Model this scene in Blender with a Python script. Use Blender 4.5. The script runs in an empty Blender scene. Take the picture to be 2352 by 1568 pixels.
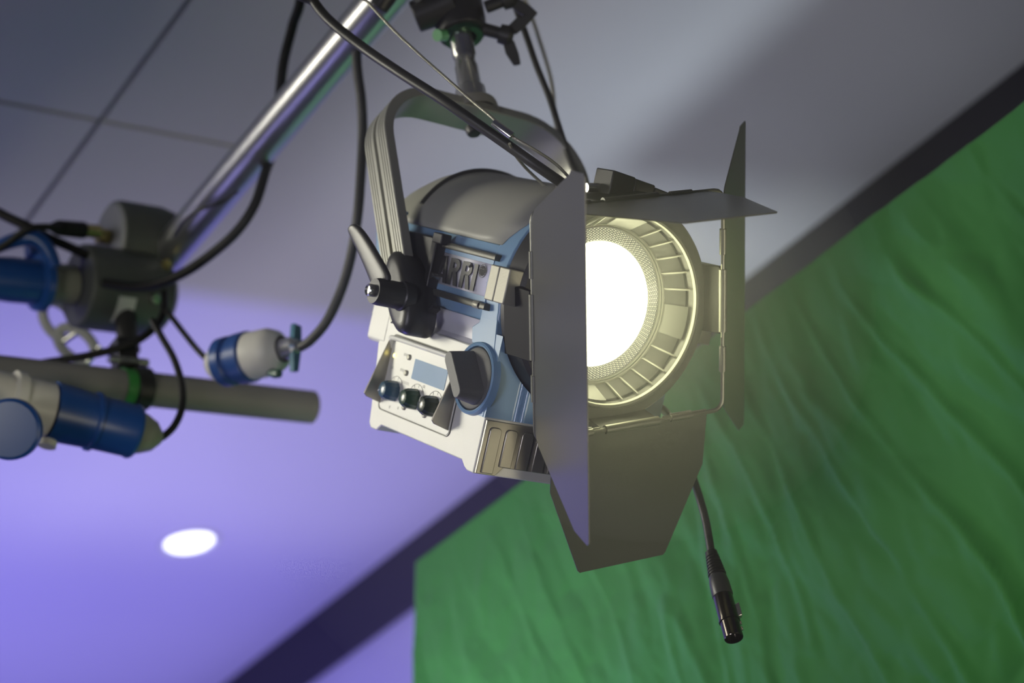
import bpy, bmesh, math, random
import numpy as np
from mathutils import Vector, Matrix, noise

random.seed(7)
SC = bpy.context.scene
COL = SC.collection
PI = math.pi

# ------------------------------------------------------------------ camera
FPX = 4573.0                      # focal length in pixels of the 2352 px wide frame
RC = np.array([[0.81180394, 0.11356716, 0.57277995],      # world axes in (right, down, forward)
               [-0.5493594, 0.48103764, 0.68323279],
               [-0.19793591, -0.86931311, 0.45289744]])
EYE = np.array([0.0, 0.0, 1.5])
cam_d = bpy.data.cameras.new('camera')
cam = bpy.data.objects.new('camera', cam_d)
COL.objects.link(cam)
SC.camera = cam
cam_d.sensor_width = 36.0
cam_d.lens = FPX * 36.0 / 2352.0
cam_d.clip_start = 0.05
cr, cd, cf = RC[:, 0], RC[:, 1], RC[:, 2]
cam.matrix_world = Matrix([[cr[0], -cd[0], -cf[0], EYE[0]], [cr[1], -cd[1], -cf[1], EYE[1]],
                           [cr[2], -cd[2], -cf[2], EYE[2]], [0, 0, 0, 1]])
cam_d.dof.use_dof = True
cam_d.dof.focus_distance = 2.08
cam_d.dof.aperture_fstop = 3.2

# ------------------------------------------------------------------ view, world, lights
SC.view_settings.view_transform = 'Standard'
SC.view_settings.look = 'None'
SC.view_settings.gamma = 1.0
SC.view_settings.use_curve_mapping = False
SC.view_settings.exposure = 0.0
SC.cycles.use_denoising = True
SC.cycles.max_bounces = 6
SC.cycles.volume_bounces = 0
SC.cycles.sample_clamp_indirect = 4.0
world = bpy.data.worlds.new('world')
SC.world = world
world.use_nodes = True
world.node_tree.nodes['Background'].inputs[0].default_value = (0.75, 0.85, 0.85, 1)
world.node_tree.nodes['Background'].inputs[1].default_value = 0.02


def area(name, loc, target, size, power, color, sy=None, spread=180):
    d = bpy.data.lights.new(name, 'AREA')
    d.energy = power
    d.color = color
    d.size = size
    if sy:
        d.shape = 'RECTANGLE'
        d.size_y = sy
    d.spread = math.radians(spread)
    o = bpy.data.objects.new(name, d)
    COL.objects.link(o)
    o.location = loc
    o.rotation_euler = (Vector(target) - Vector(loc)).to_track_quat('-Z', 'Y').to_euler()
    return o


# warm soft key from the left of the camera: the silver side panel, the yoke and the pipes
area('key_softlight', (-0.2, 2.7, 3.25), (1.2, 1.62, 2.5), 0.6, 2.4, (1.0, 0.96, 0.80), spread=42)
# violet stage light standing far down the room, cut off by an added flag
area('violet_uplight', (1.3, 4.5, 1.1), (1.6, 4.5, 3.5), 0.07, 58, (0.24, 0.19, 1.0))
# broad violet wash lower in the room
area('violet_wash', (-0.6, 5.2, 0.9), (1.9, 3.0, 3.0), 1.2, 24, (0.42, 0.38, 1.0))
# added dim pinkish fill aimed up at the ceiling
area('ceiling_fill', (1.7, 3.2, 0.4), (2.25, 3.95, 3.5), 0.9, 4.0, (0.98, 0.88, 1.0), spread=60)
# added hidden fill behind the cloth, brightening the ceiling by the wall
area('wall_side_fill', (2.35, 1.9, 0.9), (2.1, 2.5, 3.5), 0.6, 1.9, (0.92, 0.92, 1.0), spread=80)
area('cloth_fill', (0.8, 3.3, 0.8), (1.9, 2.65, 2.12), 0.4, 4.6, (0.80, 0.90, 1.0), spread=38)  # added fill for the left part of the cloth

# faint lavender fill from the left, low
area('left_fill', (-1.4, 0.4, 1.4), (1.2, 1.45, 2.45), 0.9, 0.8, (0.86, 0.84, 1.0), spread=20)
area('rig_fill', (-1.3, 0.9, 2.0), (1.15, 2.4, 2.9), 0.7, 0.5, (1.0, 0.96, 0.82), spread=26)
area('front_fill', (1.7, -0.2, 0.9), (1.35, 1.3, 2.4), 0.8, 2.0, (1.0, 0.90, 0.66), spread=60)

# ------------------------------------------------------------------ helpers


def at(u, v, d):
    """the room point seen at photograph position u, v, at the given distance along the view axis"""
    r = RC @ np.array([(u - 1176) / FPX, (v - 784) / FPX, 1.0])
    return Vector(EYE + r * d)


def mat(name, color, rough=0.5, metal=0.0, spec=0.5, noise_amt=0.0, noise_scale=40, bump=0.0, bump_scale=200,
        emit=None, emit_strength=0.0, coat=0.0, dark=None):
    m = bpy.data.materials.new(name)
    m.use_nodes = True
    nt = m.node_tree
    b = nt.nodes['Principled BSDF']
    b.inputs['Base Color'].default_value = (*color, 1)
    b.inputs['Roughness'].default_value = rough
    b.inputs['Metallic'].default_value = metal
    b.inputs['Specular IOR Level'].default_value = spec
    b.inputs['Coat Weight'].default_value = coat
    if emit:
        b.inputs['Emission Color'].default_value = (*emit, 1)
        b.inputs['Emission Strength'].default_value = emit_strength
    tc = nt.nodes.new('ShaderNodeTexCoord')
    if noise_amt > 0:
        n = nt.nodes.new('ShaderNodeTexNoise')
        n.inputs['Scale'].default_value = noise_scale
        n.inputs['Detail'].default_value = 4
        nt.links.new(tc.outputs['Object'], n.inputs['Vector'])
        mx = nt.nodes.new('ShaderNodeMix')
        mx.data_type = 'RGBA'
        mx.inputs['A'].default_value = (*color, 1)
        dk = dark or tuple(c * (1 - noise_amt) for c in color)
        mx.inputs['B'].default_value = (*dk, 1)
        nt.links.new(n.outputs['Fac'], mx.inputs['Factor'])
        nt.links.new(mx.outputs['Result'], b.inputs['Base Color'])
    if bump > 0:
        n2 = nt.nodes.new('ShaderNodeTexNoise')
        n2.inputs['Scale'].default_value = bump_scale
        n2.inputs['Detail'].default_value = 3
        nt.links.new(tc.outputs['Object'], n2.inputs['Vector'])
        bp = nt.nodes.new('ShaderNodeBump')
        bp.inputs['Strength'].default_value = bump
        bp.inputs['Distance'].default_value = 0.001
        nt.links.new(n2.outputs['Fac'], bp.inputs['Height'])
        nt.links.new(bp.outputs['Normal'], b.inputs['Normal'])
    return m


class MB:
    """collects shapes into one mesh"""

    def __init__(self, M=None):
        self.v, self.f = [], []
        self.M = M or Matrix.Identity(4)

    def add(self, verts, faces):
        k = len(self.v)
        self.v += [self.M @ Vector(p) for p in verts]
        self.f += [tuple(i + k for i in f) for f in faces]
        return self

    def box(self, c, s, rot=None):
        R = rot or Matrix.Identity(3)
        c = Vector(c)
        vs = [c + R @ Vector((x * s[0] / 2, y * s[1] / 2, z * s[2] / 2)) for x in (-1, 1) for y in (-1, 1) for z in (-1, 1)]
        return self.add(vs, [(0, 1, 3, 2), (4, 6, 7, 5), (0, 4, 5, 1), (2, 3, 7, 6), (0, 2, 6, 4), (1, 5, 7, 3)])

    def prism(self, poly, o, a, b, n, t0, t1):
        """polygon poly (p, q) on axes a, b from o, extruded along n from t0 to t1"""
        o, a, b, n = Vector(o), Vector(a), Vector(b), Vector(n)
        k = len(poly)
        vs = [o + a * p + b * q + n * t0 for p, q in poly] + [o + a * p + b * q + n * t1 for p, q in poly]
        fs = [tuple(range(k))[::-1], tuple(range(k, 2 * k))] + [(i, (i + 1) % k, k + (i + 1) % k, k + i) for i in range(k)]
        return self.add(vs, fs)

    def lathe(self, prof, o, ax, seg=48, up=None, a0=0, a1=2 * PI, closed=True, sx=1.0, sy=1.0):
        """profile (radius, height) turned about ax at o"""
        o, ax = Vector(o), Vector(ax).normalized()
        u = Vector(up) if up else (Vector((0, 0, 1)) if abs(ax.z) < 0.9 else Vector((1, 0, 0)))
        u = (u - ax * u.dot(ax)).normalized()
        w = ax.cross(u)
        full = abs(a1 - a0 - 2 * PI) < 1e-6
        na = seg if full else seg + 1
        vs, fs = [], []
        for i in range(na):
            t = a0 + (a1 - a0) * i / seg
            d = u * math.cos(t) * sx + w * math.sin(t) * sy
            for r, h in prof:
                vs.append(o + d * r + ax * h)
        m = len(prof)
        for i in range(seg):
            j = (i + 1) % na
            for k in range(m if (closed and m > 2) else m - 1):
                l = (k + 1) % m
                fs.append((i * m + k, j * m + k, j * m + l, i * m + l))
        return self.add(vs, fs)

    def cyl(self, p0, p1, r, seg=24, r1=None):
        p0, p1 = Vector(p0), Vector(p1)
        L = (p1 - p0).length
        r1 = r if r1 is None else r1
        return self.lathe([(0, 0), (r, 0), (r1, L), (0, L)], p0, p1 - p0, seg, closed=False)

    def disc_cyl(self, p0, ax, prof, seg=32, **kw):
        return self.lathe(prof, p0, ax, seg, closed=False, **kw)

    def tube(self, pts, r, seg=14, smooth=8, rad=None):
        P = [Vector(p) for p in pts]
        if smooth and len(P) > 2:
            Q = []
            E = [P[0] * 2 - P[1]] + P + [P[-1] * 2 - P[-2]]
            for i in range(1, len(E) - 2):
                for k in range(smooth):
                    t = k / smooth
                    a, b, c, d = E[i - 1], E[i], E[i + 1], E[i + 2]
                    Q.append(0.5 * ((2 * b) + (c - a) * t + (2 * a - 5 * b + 4 * c - d) * t * t + (3 * b - a - 3 * c + d) * t ** 3))
            Q.append(P[-1])
            P = Q
        vs, fs = [], []
        T = [(P[min(i + 1, len(P) - 1)] - P[max(i - 1, 0)]).normalized() for i in range(len(P))]
        u = Vector((0, 0, 1)) if abs(T[0].z) < 0.9 else Vector((1, 0, 0))
        for i, p in enumerate(P):
            u = (u - T[i] * u.dot(T[i])).normalized()
            w = T[i].cross(u)
            rr = r if rad is None else rad(i / (len(P) - 1))
            for k in range(seg):
                t = 2 * PI * k / seg
                vs.append(p + u * math.cos(t) * rr + w * math.sin(t) * rr)
        for i in range(len(P) - 1):
            for k in range(seg):
                l = (k + 1) % seg
                fs.append((i * seg + k, i * seg + l, (i + 1) * seg + l, (i + 1) * seg + k))
        fs.append(tuple(range(seg))[::-1])
        fs.append(tuple((len(P) - 1) * seg + k for k in range(seg)))
        return self.add(vs, fs)

    def sweep(self, prof, path, side):
        """2d profile (w, n) carried along path; side = fixed width direction"""
        P = [Vector(p) for p in path]
        s = Vector(side).normalized()
        vs, fs = [], []
        m = len(prof)
        for i, p in enumerate(P):
            t = (P[min(i + 1, len(P) - 1)] - P[max(i - 1, 0)]).normalized()
            n = t.cross(s).normalized()
            for w, h in prof:
                vs.append(p + s * w + n * h)
        for i in range(len(P) - 1):
            for k in range(m):
                l = (k + 1) % m
                fs.append((i * m + k, i * m + l, (i + 1) * m + l, (i + 1) * m + k))
        fs.append(tuple(range(m))[::-1])
        fs.append(tuple((len(P) - 1) * m + k for k in range(m)))
        return self.add(vs, fs)

    def build(self, name, material, parent=None, bevel=0.0, angle=35, seg=2):
        me = bpy.data.meshes.new(name)
        me.from_pydata([tuple(p) for p in self.v], [], self.f)
        me.validate()
        bm = bmesh.new()
        bm.from_mesh(me)
        bmesh.ops.remove_doubles(bm, verts=bm.verts, dist=1e-6)
        bmesh.ops.recalc_face_normals(bm, faces=bm.faces)
        bm.to_mesh(me)
        bm.free()
        for p in me.polygons:
            p.use_smooth = True
        me.set_sharp_from_angle(angle=math.radians(angle))
        me.materials.append(material)
        o = bpy.data.objects.new(name, me)
        COL.objects.link(o)
        if parent is not None:
            o.parent = parent
        if bevel > 0:
            b = o.modifiers.new('bevel', 'BEVEL')
            b.width = bevel
            b.segments = seg
            b.limit_method = 'ANGLE'
            b.angle_limit = math.radians(40)
        return o


def tag(o, label=None, cat=None, group=None, kind=None):
    if label:
        o['label'] = label
    if cat:
        o['category'] = cat
    if group:
        o['group'] = group
    if kind:
        o['kind'] = kind
    return o


def thing(name, label, cat, M, group=None):
    o = bpy.data.objects.new(name, None)
    o.empty_display_size = 0.05
    COL.objects.link(o)
    o.matrix_world = M
    return tag(o, label, cat, group)


def T(v):
    return Matrix.Translation(Vector(v))


def rot_z_poly(poly, a):
    c, s = math.cos(a), math.sin(a)
    return [(x * c - y * s, x * s + y * c) for x, y in poly]


def rrect(x0, y0, x1, y1, r, n=5):
    out = []
    for cx, cy, a in ((x1 - r, y1 - r, 0), (x0 + r, y1 - r, 90), (x0 + r, y0 + r, 180), (x1 - r, y0 + r, 270)):
        for k in range(n + 1):
            t = math.radians(a + 90 * k / n)
            out.append((cx + r * math.cos(t), cy + r * math.sin(t)))
    return out


X, Y, Z = (1, 0, 0), (0, 1, 0), (0, 0, 1)

# ------------------------------------------------------------------ materials
M_silver = mat('brushed_aluminium', (0.72, 0.72, 0.66), 0.5, 0.12, noise_amt=0.06, noise_scale=60, bump=0.12, bump_scale=500)
M_gloss_silver = mat('polished_aluminium', (0.72, 0.72, 0.74), 0.22, 0.85)
M_sheen = mat('tinted_aluminium', (0.62, 0.62, 0.68), 0.40, 0.15)  # violet ceiling reflection put into a pale base colour
M_fins = mat('anodised_aluminium', (0.42, 0.40, 0.33), 0.33, 0.75, noise_amt=0.1, noise_scale=90)
M_blue = mat('blue_enamel', (0.19, 0.33, 0.50), 0.32, 0.0, coat=0.3, noise_amt=0.05)
M_grey = mat('warm_grey_paint', (0.36, 0.36, 0.31), 0.5, 0.0, bump=0.1, bump_scale=600)
M_bracket = mat('cast_grey_metal', (0.36, 0.35, 0.29), 0.5, 0.4, bump=0.15, bump_scale=400)
M_black = mat('black_paint', (0.022, 0.022, 0.022), 0.45, 0.0, bump=0.08, bump_scale=700)
M_door = mat('matt_black_sheet', (0.078, 0.080, 0.064), 0.33, 0.0, spec=1.0, bump=0.15, bump_scale=900)
M_plastic = mat('black_plastic', (0.035, 0.036, 0.034), 0.38, bump=0.15, bump_scale=900)
M_dkgrey = mat('dark_grey_plastic', (0.11, 0.11, 0.10), 0.5, bump=0.2, bump_scale=700)
M_barrel = mat('barrel_paint', (0.012, 0.012, 0.011), 0.5, 0.0, spec=0.2)
M_fin = mat('fin_paint', (0.13, 0.13, 0.11), 0.4, 0.2)
M_pad = mat('pad_paint', (0.035, 0.035, 0.03), 0.4, 0.1)
M_rail = mat('dark_rail', (0.10, 0.10, 0.085), 0.35, 0.5)
M_extr = mat('anodised_yoke', (0.34, 0.34, 0.29), 0.36, 0.3)
M_steel = mat('steel', (0.62, 0.62, 0.58), 0.25, 0.95)
M_hinge = mat('zinc_hinge', (0.20, 0.20, 0.17), 0.42, 0.7, bump=0.1)
M_pipe = mat('aluminium_pipe', (0.62, 0.62, 0.63), 0.33, 0.92, noise_amt=0.12, noise_scale=12)
M_pipe2 = mat('dull_pipe', (0.30, 0.29, 0.27), 0.6, 0.1, noise_amt=0.25, noise_scale=9)
M_cast = mat('cast_grey', (0.12, 0.13, 0.115), 0.5, 0.3, noise_amt=0.3, noise_scale=20)
M_face = mat('plate_grey', (0.34, 0.35, 0.34), 0.5, 0.2)
M_rubber = mat('black_rubber', (0.014, 0.014, 0.013), 0.5, spec=0.3)
M_rubber2 = mat('worn_black_rubber', (0.03, 0.03, 0.026), 0.45)
M_wire = mat('steel_wire', (0.42, 0.41, 0.33), 0.4, 0.6, bump=0.5, bump_scale=900)
M_ceeblue = mat('blue_plastic', (0.012, 0.065, 0.26), 0.35)
M_ceewhite = mat('cream_plastic', (0.62, 0.61, 0.55), 0.4)
M_ceegrey = mat('grey_plastic', (0.24, 0.25, 0.20), 0.45)
M_white = mat('white_label', (0.55, 0.56, 0.52), 0.5)
M_green = mat('green_tape', (0.05, 0.30, 0.06), 0.5)
M_brass = mat('brass', (0.45, 0.38, 0.16), 0.35, 0.8)
M_chrome = mat('black_chrome', (0.10, 0.09, 0.075), 0.16, 0.95)
M_screen = mat('display_glass', (0.30, 0.40, 0.48), 0.15, emit=(0.35, 0.48, 0.62), emit_strength=0.12)
M_led = mat('status_lamp', (1, 0.9, 0.3), 0.3, emit=(1.0, 0.85, 0.25), emit_strength=3.0)
M_print = mat('black_print', (0.03, 0.03, 0.03), 0.4)
M_greyprint = mat('grey_print', (0.30, 0.30, 0.27), 0.5)
M_olive = mat('knob_plastic', (0.03, 0.05, 0.035), 0.25, coat=0.3)
M_ceil = mat('ceiling_paint', (0.62, 0.63, 0.63), 0.6, noise_amt=0.06, noise_scale=2.0)
M_wall = mat('wall_paint', (0.66, 0.66, 0.66), 0.6, noise_amt=0.04, noise_scale=3.0)
M_band = mat('dark_trim_paint', (0.035, 0.033, 0.038), 0.6)
M_gap = mat('gap_black', (0.02, 0.02, 0.02), 0.8)
M_floor = mat('floor_vinyl', (0.14, 0.13, 0.13), 0.5, noise_amt=0.2, noise_scale=5)
M_down = mat('downlight_glass', (0.9, 0.9, 0.9), 0.4, emit=(0.88, 0.93, 1.0), emit_strength=2.2)

# lamp face: bright core
M_lamp = mat('lamp_core', (1, 1, 1), 0.4, emit=(1.0, 0.98, 0.58), emit_strength=16.0)


def lens_rim_material():
    m = bpy.data.materials.new('moulded_lens_glass')
    m.use_nodes = True
    nt = m.node_tree
    b = nt.nodes['Principled BSDF']
    b.inputs['Base Color'].default_value = (0.16, 0.18, 0.13, 1)
    b.inputs['Roughness'].default_value = 0.14
    b.inputs['Coat Weight'].default_value = 0.6
    tc = nt.nodes.new('ShaderNodeTexCoord')
    # dimples moulded in rings: a pattern in angle and radius about the optical axis
    sx = nt.nodes.new('ShaderNodeSeparateXYZ')
    nt.links.new(tc.outputs['Object'], sx.inputs[0])

    def mth(op, a_, b_=None):
        n_ = nt.nodes.new('ShaderNodeMath')
        n_.operation = op
        for i_, q_ in enumerate((a_, b_)):
            if q_ is None:
                continue
            if isinstance(q_, (int, float)):
                n_.inputs[i_].default_value = q_
            else:
                nt.links.new(q_, n_.inputs[i_])
        return n_.outputs[0]
    th = mth('ARCTAN2', sx.outputs['Y'], sx.outputs['X'])
    r2 = mth('SQRT', mth('ADD', mth('MULTIPLY', sx.outputs['X'], sx.outputs['X']), mth('MULTIPLY', sx.outputs['Y'], sx.outputs['Y'])))
    pat = mth('ADD', mth('MULTIPLY', mth('MULTIPLY', mth('SINE', mth('MULTIPLY', th, 110.0)), mth('SINE', mth('MULTIPLY', r2, 2416.0))), 0.5), 0.5)
    bp = nt.nodes.new('ShaderNodeBump')
    bp.inputs['Strength'].default_value = 0.8
    bp.inputs['Distance'].default_value = 0.001
    nt.links.new(pat, bp.inputs['Height'])
    nt.links.new(bp.outputs['Normal'], b.inputs['Normal'])
    # the dimples of a lit lens pass a little of the lamp's light
    mr = nt.nodes.new('ShaderNodeMapRange')
    mr.inputs['From Min'].default_value = 0.55
    mr.inputs['From Max'].default_value = 1.0
    mr.inputs['To Min'].default_value = 0.02
    mr.inputs['To Max'].default_value = 1.2
    nt.links.new(pat, mr.inputs['Value'])
    b.inputs['Emission Color'].default_value = (1.0, 0.98, 0.72, 1)
    nt.links.new(mr.outputs['Result'], b.inputs['Emission Strength'])
    return m


M_lens = lens_rim_material()


def cloth_material():
    m = bpy.data.materials.new('green_muslin')
    m.use_nodes = True
    nt = m.node_tree
    b = nt.nodes['Principled BSDF']
    b.inputs['Roughness'].default_value = 0.75
    b.inputs['Specular IOR Level'].default_value = 0.25
    b.inputs['Sheen Weight'].default_value = 0.15
    tc = nt.nodes.new('ShaderNodeTexCoord')
    n = nt.nodes.new('ShaderNodeTexNoise')
    n.inputs['Scale'].default_value = 6
    n.inputs['Detail'].default_value = 5
    nt.links.new(tc.outputs['Object'], n.inputs['Vector'])
    mx = nt.nodes.new('ShaderNodeMix')
    mx.data_type = 'RGBA'
    mx.inputs['A'].default_value = (0.050, 0.235, 0.050, 1)
    mx.inputs['B'].default_value = (0.058, 0.275, 0.058, 1)
    nt.links.new(n.outputs['Fac'], mx.inputs['Factor'])
    nt.links.new(mx.outputs['Result'], b.inputs['Base Color'])
    w = nt.nodes.new('ShaderNodeTexNoise')
    w.inputs['Scale'].default_value = 900
    nt.links.new(tc.outputs['Object'], w.inputs['Vector'])
    bp = nt.nodes.new('ShaderNodeBump')
    bp.inputs['Strength'].default_value = 0.15
    bp.inputs['Distance'].default_value = 0.0005
    nt.links.new(w.outputs['Fac'], bp.inputs['Height'])
    nt.links.new(bp.outputs['Normal'], b.inputs['Normal'])
    return m


M_cloth = cloth_material()

# ------------------------------------------------------------------ the room
CZ = 3.5
g = 0.005


def slab(mb, x0, y0, x1, y1):
    mb.box(((x0 + x1) / 2, (y0 + y1) / 2, CZ + 0.02), (x1 - x0, y1 - y0, 0.04))


c = MB()
slab(c, -2.5, -1.5, 1.33 - g, 2.52 - g)
slab(c, 1.33 + g, -1.5, 1.62, 2.52 - g)
slab(c, 1.62, -1.5, 3.1, 2.9)
slab(c, -2.5, 2.52 + g, 1.33 - g, 2.9)
slab(c, 1.33 + g, 2.52 + g, 1.62, 2.9)
slab(c, -2.5, 2.9, 3.1, 8.0)
tag(c.build('ceiling', M_ceil), kind='structure')
c = MB()
c.box((0.3, 2.0, CZ + 0.06), (5.6, 2.2, 0.03))
tag(c.build('trim_2', M_gap), kind='structure')
# right wall follows a line slightly askew to the ceiling panels
wy0, wy1 = -1.5, 8.0


def wx(y):
    return 2.9785 - 0.02 * y + 0.002


c = MB()
c.prism([(wx(wy0), wy0), (wx(wy1), wy1), (wx(wy1) + 0.12, wy1), (wx(wy0) + 0.12, wy0)], (0, 0, 0), X, Y, Z, 0, CZ)
tag(c.build('wall_right', M_wall), kind='structure')
c = MB()
vs = []
for y, zb in ((wy0, 3.075), (wy1, 3.49)):
    x = wx(y) - 0.02
    vs += [(x, y, 3.33 + 0.0 * y), (x + 0.02, y, 3.33), (x + 0.02, y, CZ), (x, y, CZ)]
c.add(vs, [(0, 1, 2, 3), (4, 7, 6, 5), (0, 4, 5, 1), (1, 5, 6, 2), (2, 6, 7, 3), (3, 7, 4, 0)])
tag(c.build('trim_1', M_band), kind='structure')
c = MB()
c.box((0.3, 8.06, 1.75), (5.7, 0.12, 3.5))
tag(c.build('wall_back', M_wall), kind='structure')
c = MB()
c.box((0.3, 3.25, -0.05), (5.8, 9.6, 0.1))
tag(c.build('floor', M_floor), kind='structure')

# added unseen flag that cuts the violet light off the near ceiling
t = thing('added_flag', 'added unseen black flag on a stand, cutting the violet uplight', 'light flag', T((1.3, 3.8, 0)))
MB().cyl((0, 0, 0), (0, 0, 1.5), 0.015).build('pole', M_black, t)
MB().box((0, 0, 1.86), (2.4, 0.01, 0.72)).build('flag', M_black, t)
MB().cyl((0, 0, 0), (0, 0, 0.02), 0.18).build('base', M_black, t)

# recessed downlight
dl = Vector((2.2786, 4.131, CZ))
t = thing('recessed_downlight', 'round white downlight glowing in the violet ceiling', 'downlight', T(dl))
MB().lathe([(0.062, 0.004), (0.072, -0.006), (0.078, -0.003), (0.080, 0.0), (0.075, 0.004)], (0, 0, 0), Z, 48).build('trim_ring', M_white, t)
MB().disc_cyl((0, 0, 0), Z, [(0, -0.012), (0.03, -0.011), (0.055, -0.006), (0.062, 0.0)], 48).build('lamp', M_down, t)

# green backdrop cloth
NY, NZ = 420, 360
cy0, z0 = 0.55, 0.02


def cloth_left(z):
    return 2.653 + (2.778 - z) * 0.345


def wrinkle(y, z):
    # hanging folds fanning downward plus fine creases
    warp = 0.35 * noise.noise(Vector((y * 2.2, z * 2.0, 1)))
    p = Vector((y * 3.6 - (z - 2.8) * 0.6 + warp, z * 0.8, 0.0))
    q = Vector((y * 11.0 - (z - 2.8) * 2.5 + 2.0 * warp, z * 2.2, 3.0))
    a = 1 - abs(noise.noise(p)) * 2
    b = max(0.0, 1 - abs(noise.noise(q)) * 2)
    # crumple: facets between sharp creases, drawn out along the hang
    f1, _ = noise.voronoi(Vector((y * 8.5 - z * 1.6 + 2 * warp, z * 3.0 + 0.8 * warp, 0.3)))
    f2, _ = noise.voronoi(Vector((y * 21.0 - z * 2.0 + 4 * warp, z * 9.0, 4.3)))
    f3, _ = noise.voronoi(Vector((y * 44.0 - z * 9.0 + 6 * warp, z * 26.0, 7.1)))
    e3 = f3[1] - f3[0]
    e1, e2 = f1[1] - f1[0], f2[1] - f2[0]
    d = noise.noise(Vector((y * 1.3, z * 1.1, 5)))
    k = 0.3 + 0.7 * max(0.0, min(1.0, (2.45 - y) / 0.9))
    return k * (0.016 * a * a + 0.009 * b ** 6 + 0.026 * min(e1, 0.55) + 0.010 * min(e2, 0.5)) + (0.5 + 0.5 * k) * 0.0028 * min(e3, 0.5) + 0.01 * d



vs, fs = [], []
zt = 2.775
for i in range(NZ + 1):
    s = (i / NZ)
    z = zt - (zt - 1.35) * s * 1.0
    for j in range(NY + 1):
        yl = cloth_left(z)
        y = cy0 + (yl - cy0) * j / NY
        ztop = z + (-0.018 * (1 - j / NY)) * (1 - s)
        vs.append((1.9 + 0.026 * (2.65 - y) * 0.4 - wrinkle(y, z) * min(1, 0.15 + s * 8), y, ztop))
for i in range(NZ):
    for j in range(NY):
        a = i * (NY + 1) + j
        fs.append((a, a + 1, a + NY + 2, a + NY + 1))
c = MB()
c.add(vs, fs)
# lower part of the hang down to the floor
vs2 = []
for i in range(13):
    z = 1.35 - (1.35 - z0) * i / 12
    for j in range(61):
        yl = cloth_left(z)
        y = cy0 + (yl - cy0) * j / 60
        vs2.append((1.9 + 0.026 * (2.65 - y) * 0.4 - wrinkle(y, z), y, z))
c.add(vs2, [(i * 61 + j, i * 61 + j + 1, (i + 1) * 61 + j + 1, (i + 1) * 61 + j) for i in range(12) for j in range(60)])
cl = c.build('backdrop_cloth', M_cloth, angle=180)
so = cl.modifiers.new('thickness', 'SOLIDIFY')
so.thickness = 0.0015
so.offset = 1
tag(cl, 'wrinkled green backdrop cloth hanging in front of the wall', 'backdrop')

# ------------------------------------------------------------------ the studio light
# body frame: x to its side, y up its own back, z along the beam
BX = np.array([0.82411912, 0.15545298, 0.54466691])
BY = np.array([0.22009387, -0.97392409, -0.05505046])
BZ = np.array([0.52190647, 0.16524598, -0.83684372])
C0 = np.array([0.11067133, -0.03352285, 2.1])
bw = EYE + RC @ C0
wxv, wyv, wzv = RC @ BX, RC @ BY, RC @ BZ
MBODY = Matrix([[wxv[i], wyv[i], wzv[i], bw[i]] for i in range(3)] + [[0, 0, 0, 1]])
L = thing('studio_light', 'lit blue and grey studio light with black barn doors hanging from the pipe', 'studio light', MBODY)

# --- housing shell (blue)
sec = []
for k in range(25):
    a = math.radians(-22 + k * (224 / 24))
    sec.append((0.1145 * math.cos(a), 0.1145 * math.sin(a) - 0.002))
zz = [-0.345, -0.30, -0.08]
c = MB()
c.prism(sec, (0, 0, 0), X, Y, Z, -0.30, -0.055)
shell = c.build('housing', M_blue, L, bevel=0.004)
# squared rear cover
c = MB()
c.prism([(-0.29, 0.052), (-0.345, 0.050), (-0.362, 0.038), (-0.345, -0.005), (-0.326, -0.055), (-0.29, -0.055)], (0, 0, 0), Z, Y, X, -0.1105, 0.1105)
c.build('rear_cover', M_blue, shell, bevel=0.006, seg=3)

# --- grey top cover with a seam rib
c = MB()
na = 40


def cap_front(a):
    # front edge sweeps forward away from the sides
    s = abs(math.cos(a))
    return -0.078 + 0.020 * max(0.0, min(1.0, (0.955 - s) / 0.12))


rows = []
zs = [0.0, 0.15, 0.45, 0.7, 0.8, 0.88, 0.94, 0.98, 1.0]
for k in range(na + 1):
    a = math.radians(19.5 + k * (141 / na))
    zf = cap_front(a)
    for s in zs:
        zq = zf + (-0.385 - zf) * s
        taper = 1.0 - 0.42 * max(0.0, (s - 0.7) / 0.3) ** 2.2
        rows.append((0.1175 * math.cos(a) * (1 - (1 - taper) * 0.5), 0.1175 * math.sin(a) * taper + 0.001 + (1 - taper) * 0.012, zq))
m = len(zs)
fo = [(k * m + j, k * m + j + 1, (k + 1) * m + j + 1, (k + 1) * m + j) for k in range(na) for j in range(m - 1)]
c.add(rows, fo)
cap = c.build('top_cover', M_grey, L, angle=60)
s_ = cap.modifiers.new('thickness', 'SOLIDIFY')
s_.thickness = 0.004
s_.offset = -1
c = MB()
pts = [(0.1185 * math.cos(math.radians(a)), 0.1185 * math.sin(math.radians(a)) + 0.001, -0.262 - 0.03 * math.sin(math.radians(a))) for a in range(148, 60, -4)]
c.tube(pts, 0.0028, 8, 2)
c.build('seam_rib', M_rail, cap)

# --- front blue bezel carrying the focus collar
out = []
for k in range(33):
    a = math.radians(-14 + k * (208 / 32))
    out.append((0.1165 * math.cos(a), 0.1165 * math.sin(a)))
out += [(-0.1115, -0.06), (-0.1115, -0.139), (0.1115, -0.139), (0.1115, -0.06)]
c = MB()
c.prism(out, (0, 0, 0), X, Y, Z, -0.082, -0.047)
bez = c.build('front_bezel', M_blue, L, bevel=0.003)
c = MB()
ts_ = [-155 + 5 * i_ for i_ in range(27)]
for ta, tb in zip(ts_[:-1], ts_[1:]):
    xa, ya = 0.1235 * math.cos(math.radians(ta)), 0.1235 * math.sin(math.radians(ta))
    xb, yb2 = 0.1235 * math.cos(math.radians(tb)), 0.1235 * math.sin(math.radians(tb))
    c.prism([(xa, -0.139), (xb, -0.139), (xb, yb2), (xa, ya)], (0, 0, 0), X, Y, Z, -0.060, -0.0312)
c.build('bezel_skirt', M_blue, bez)
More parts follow.
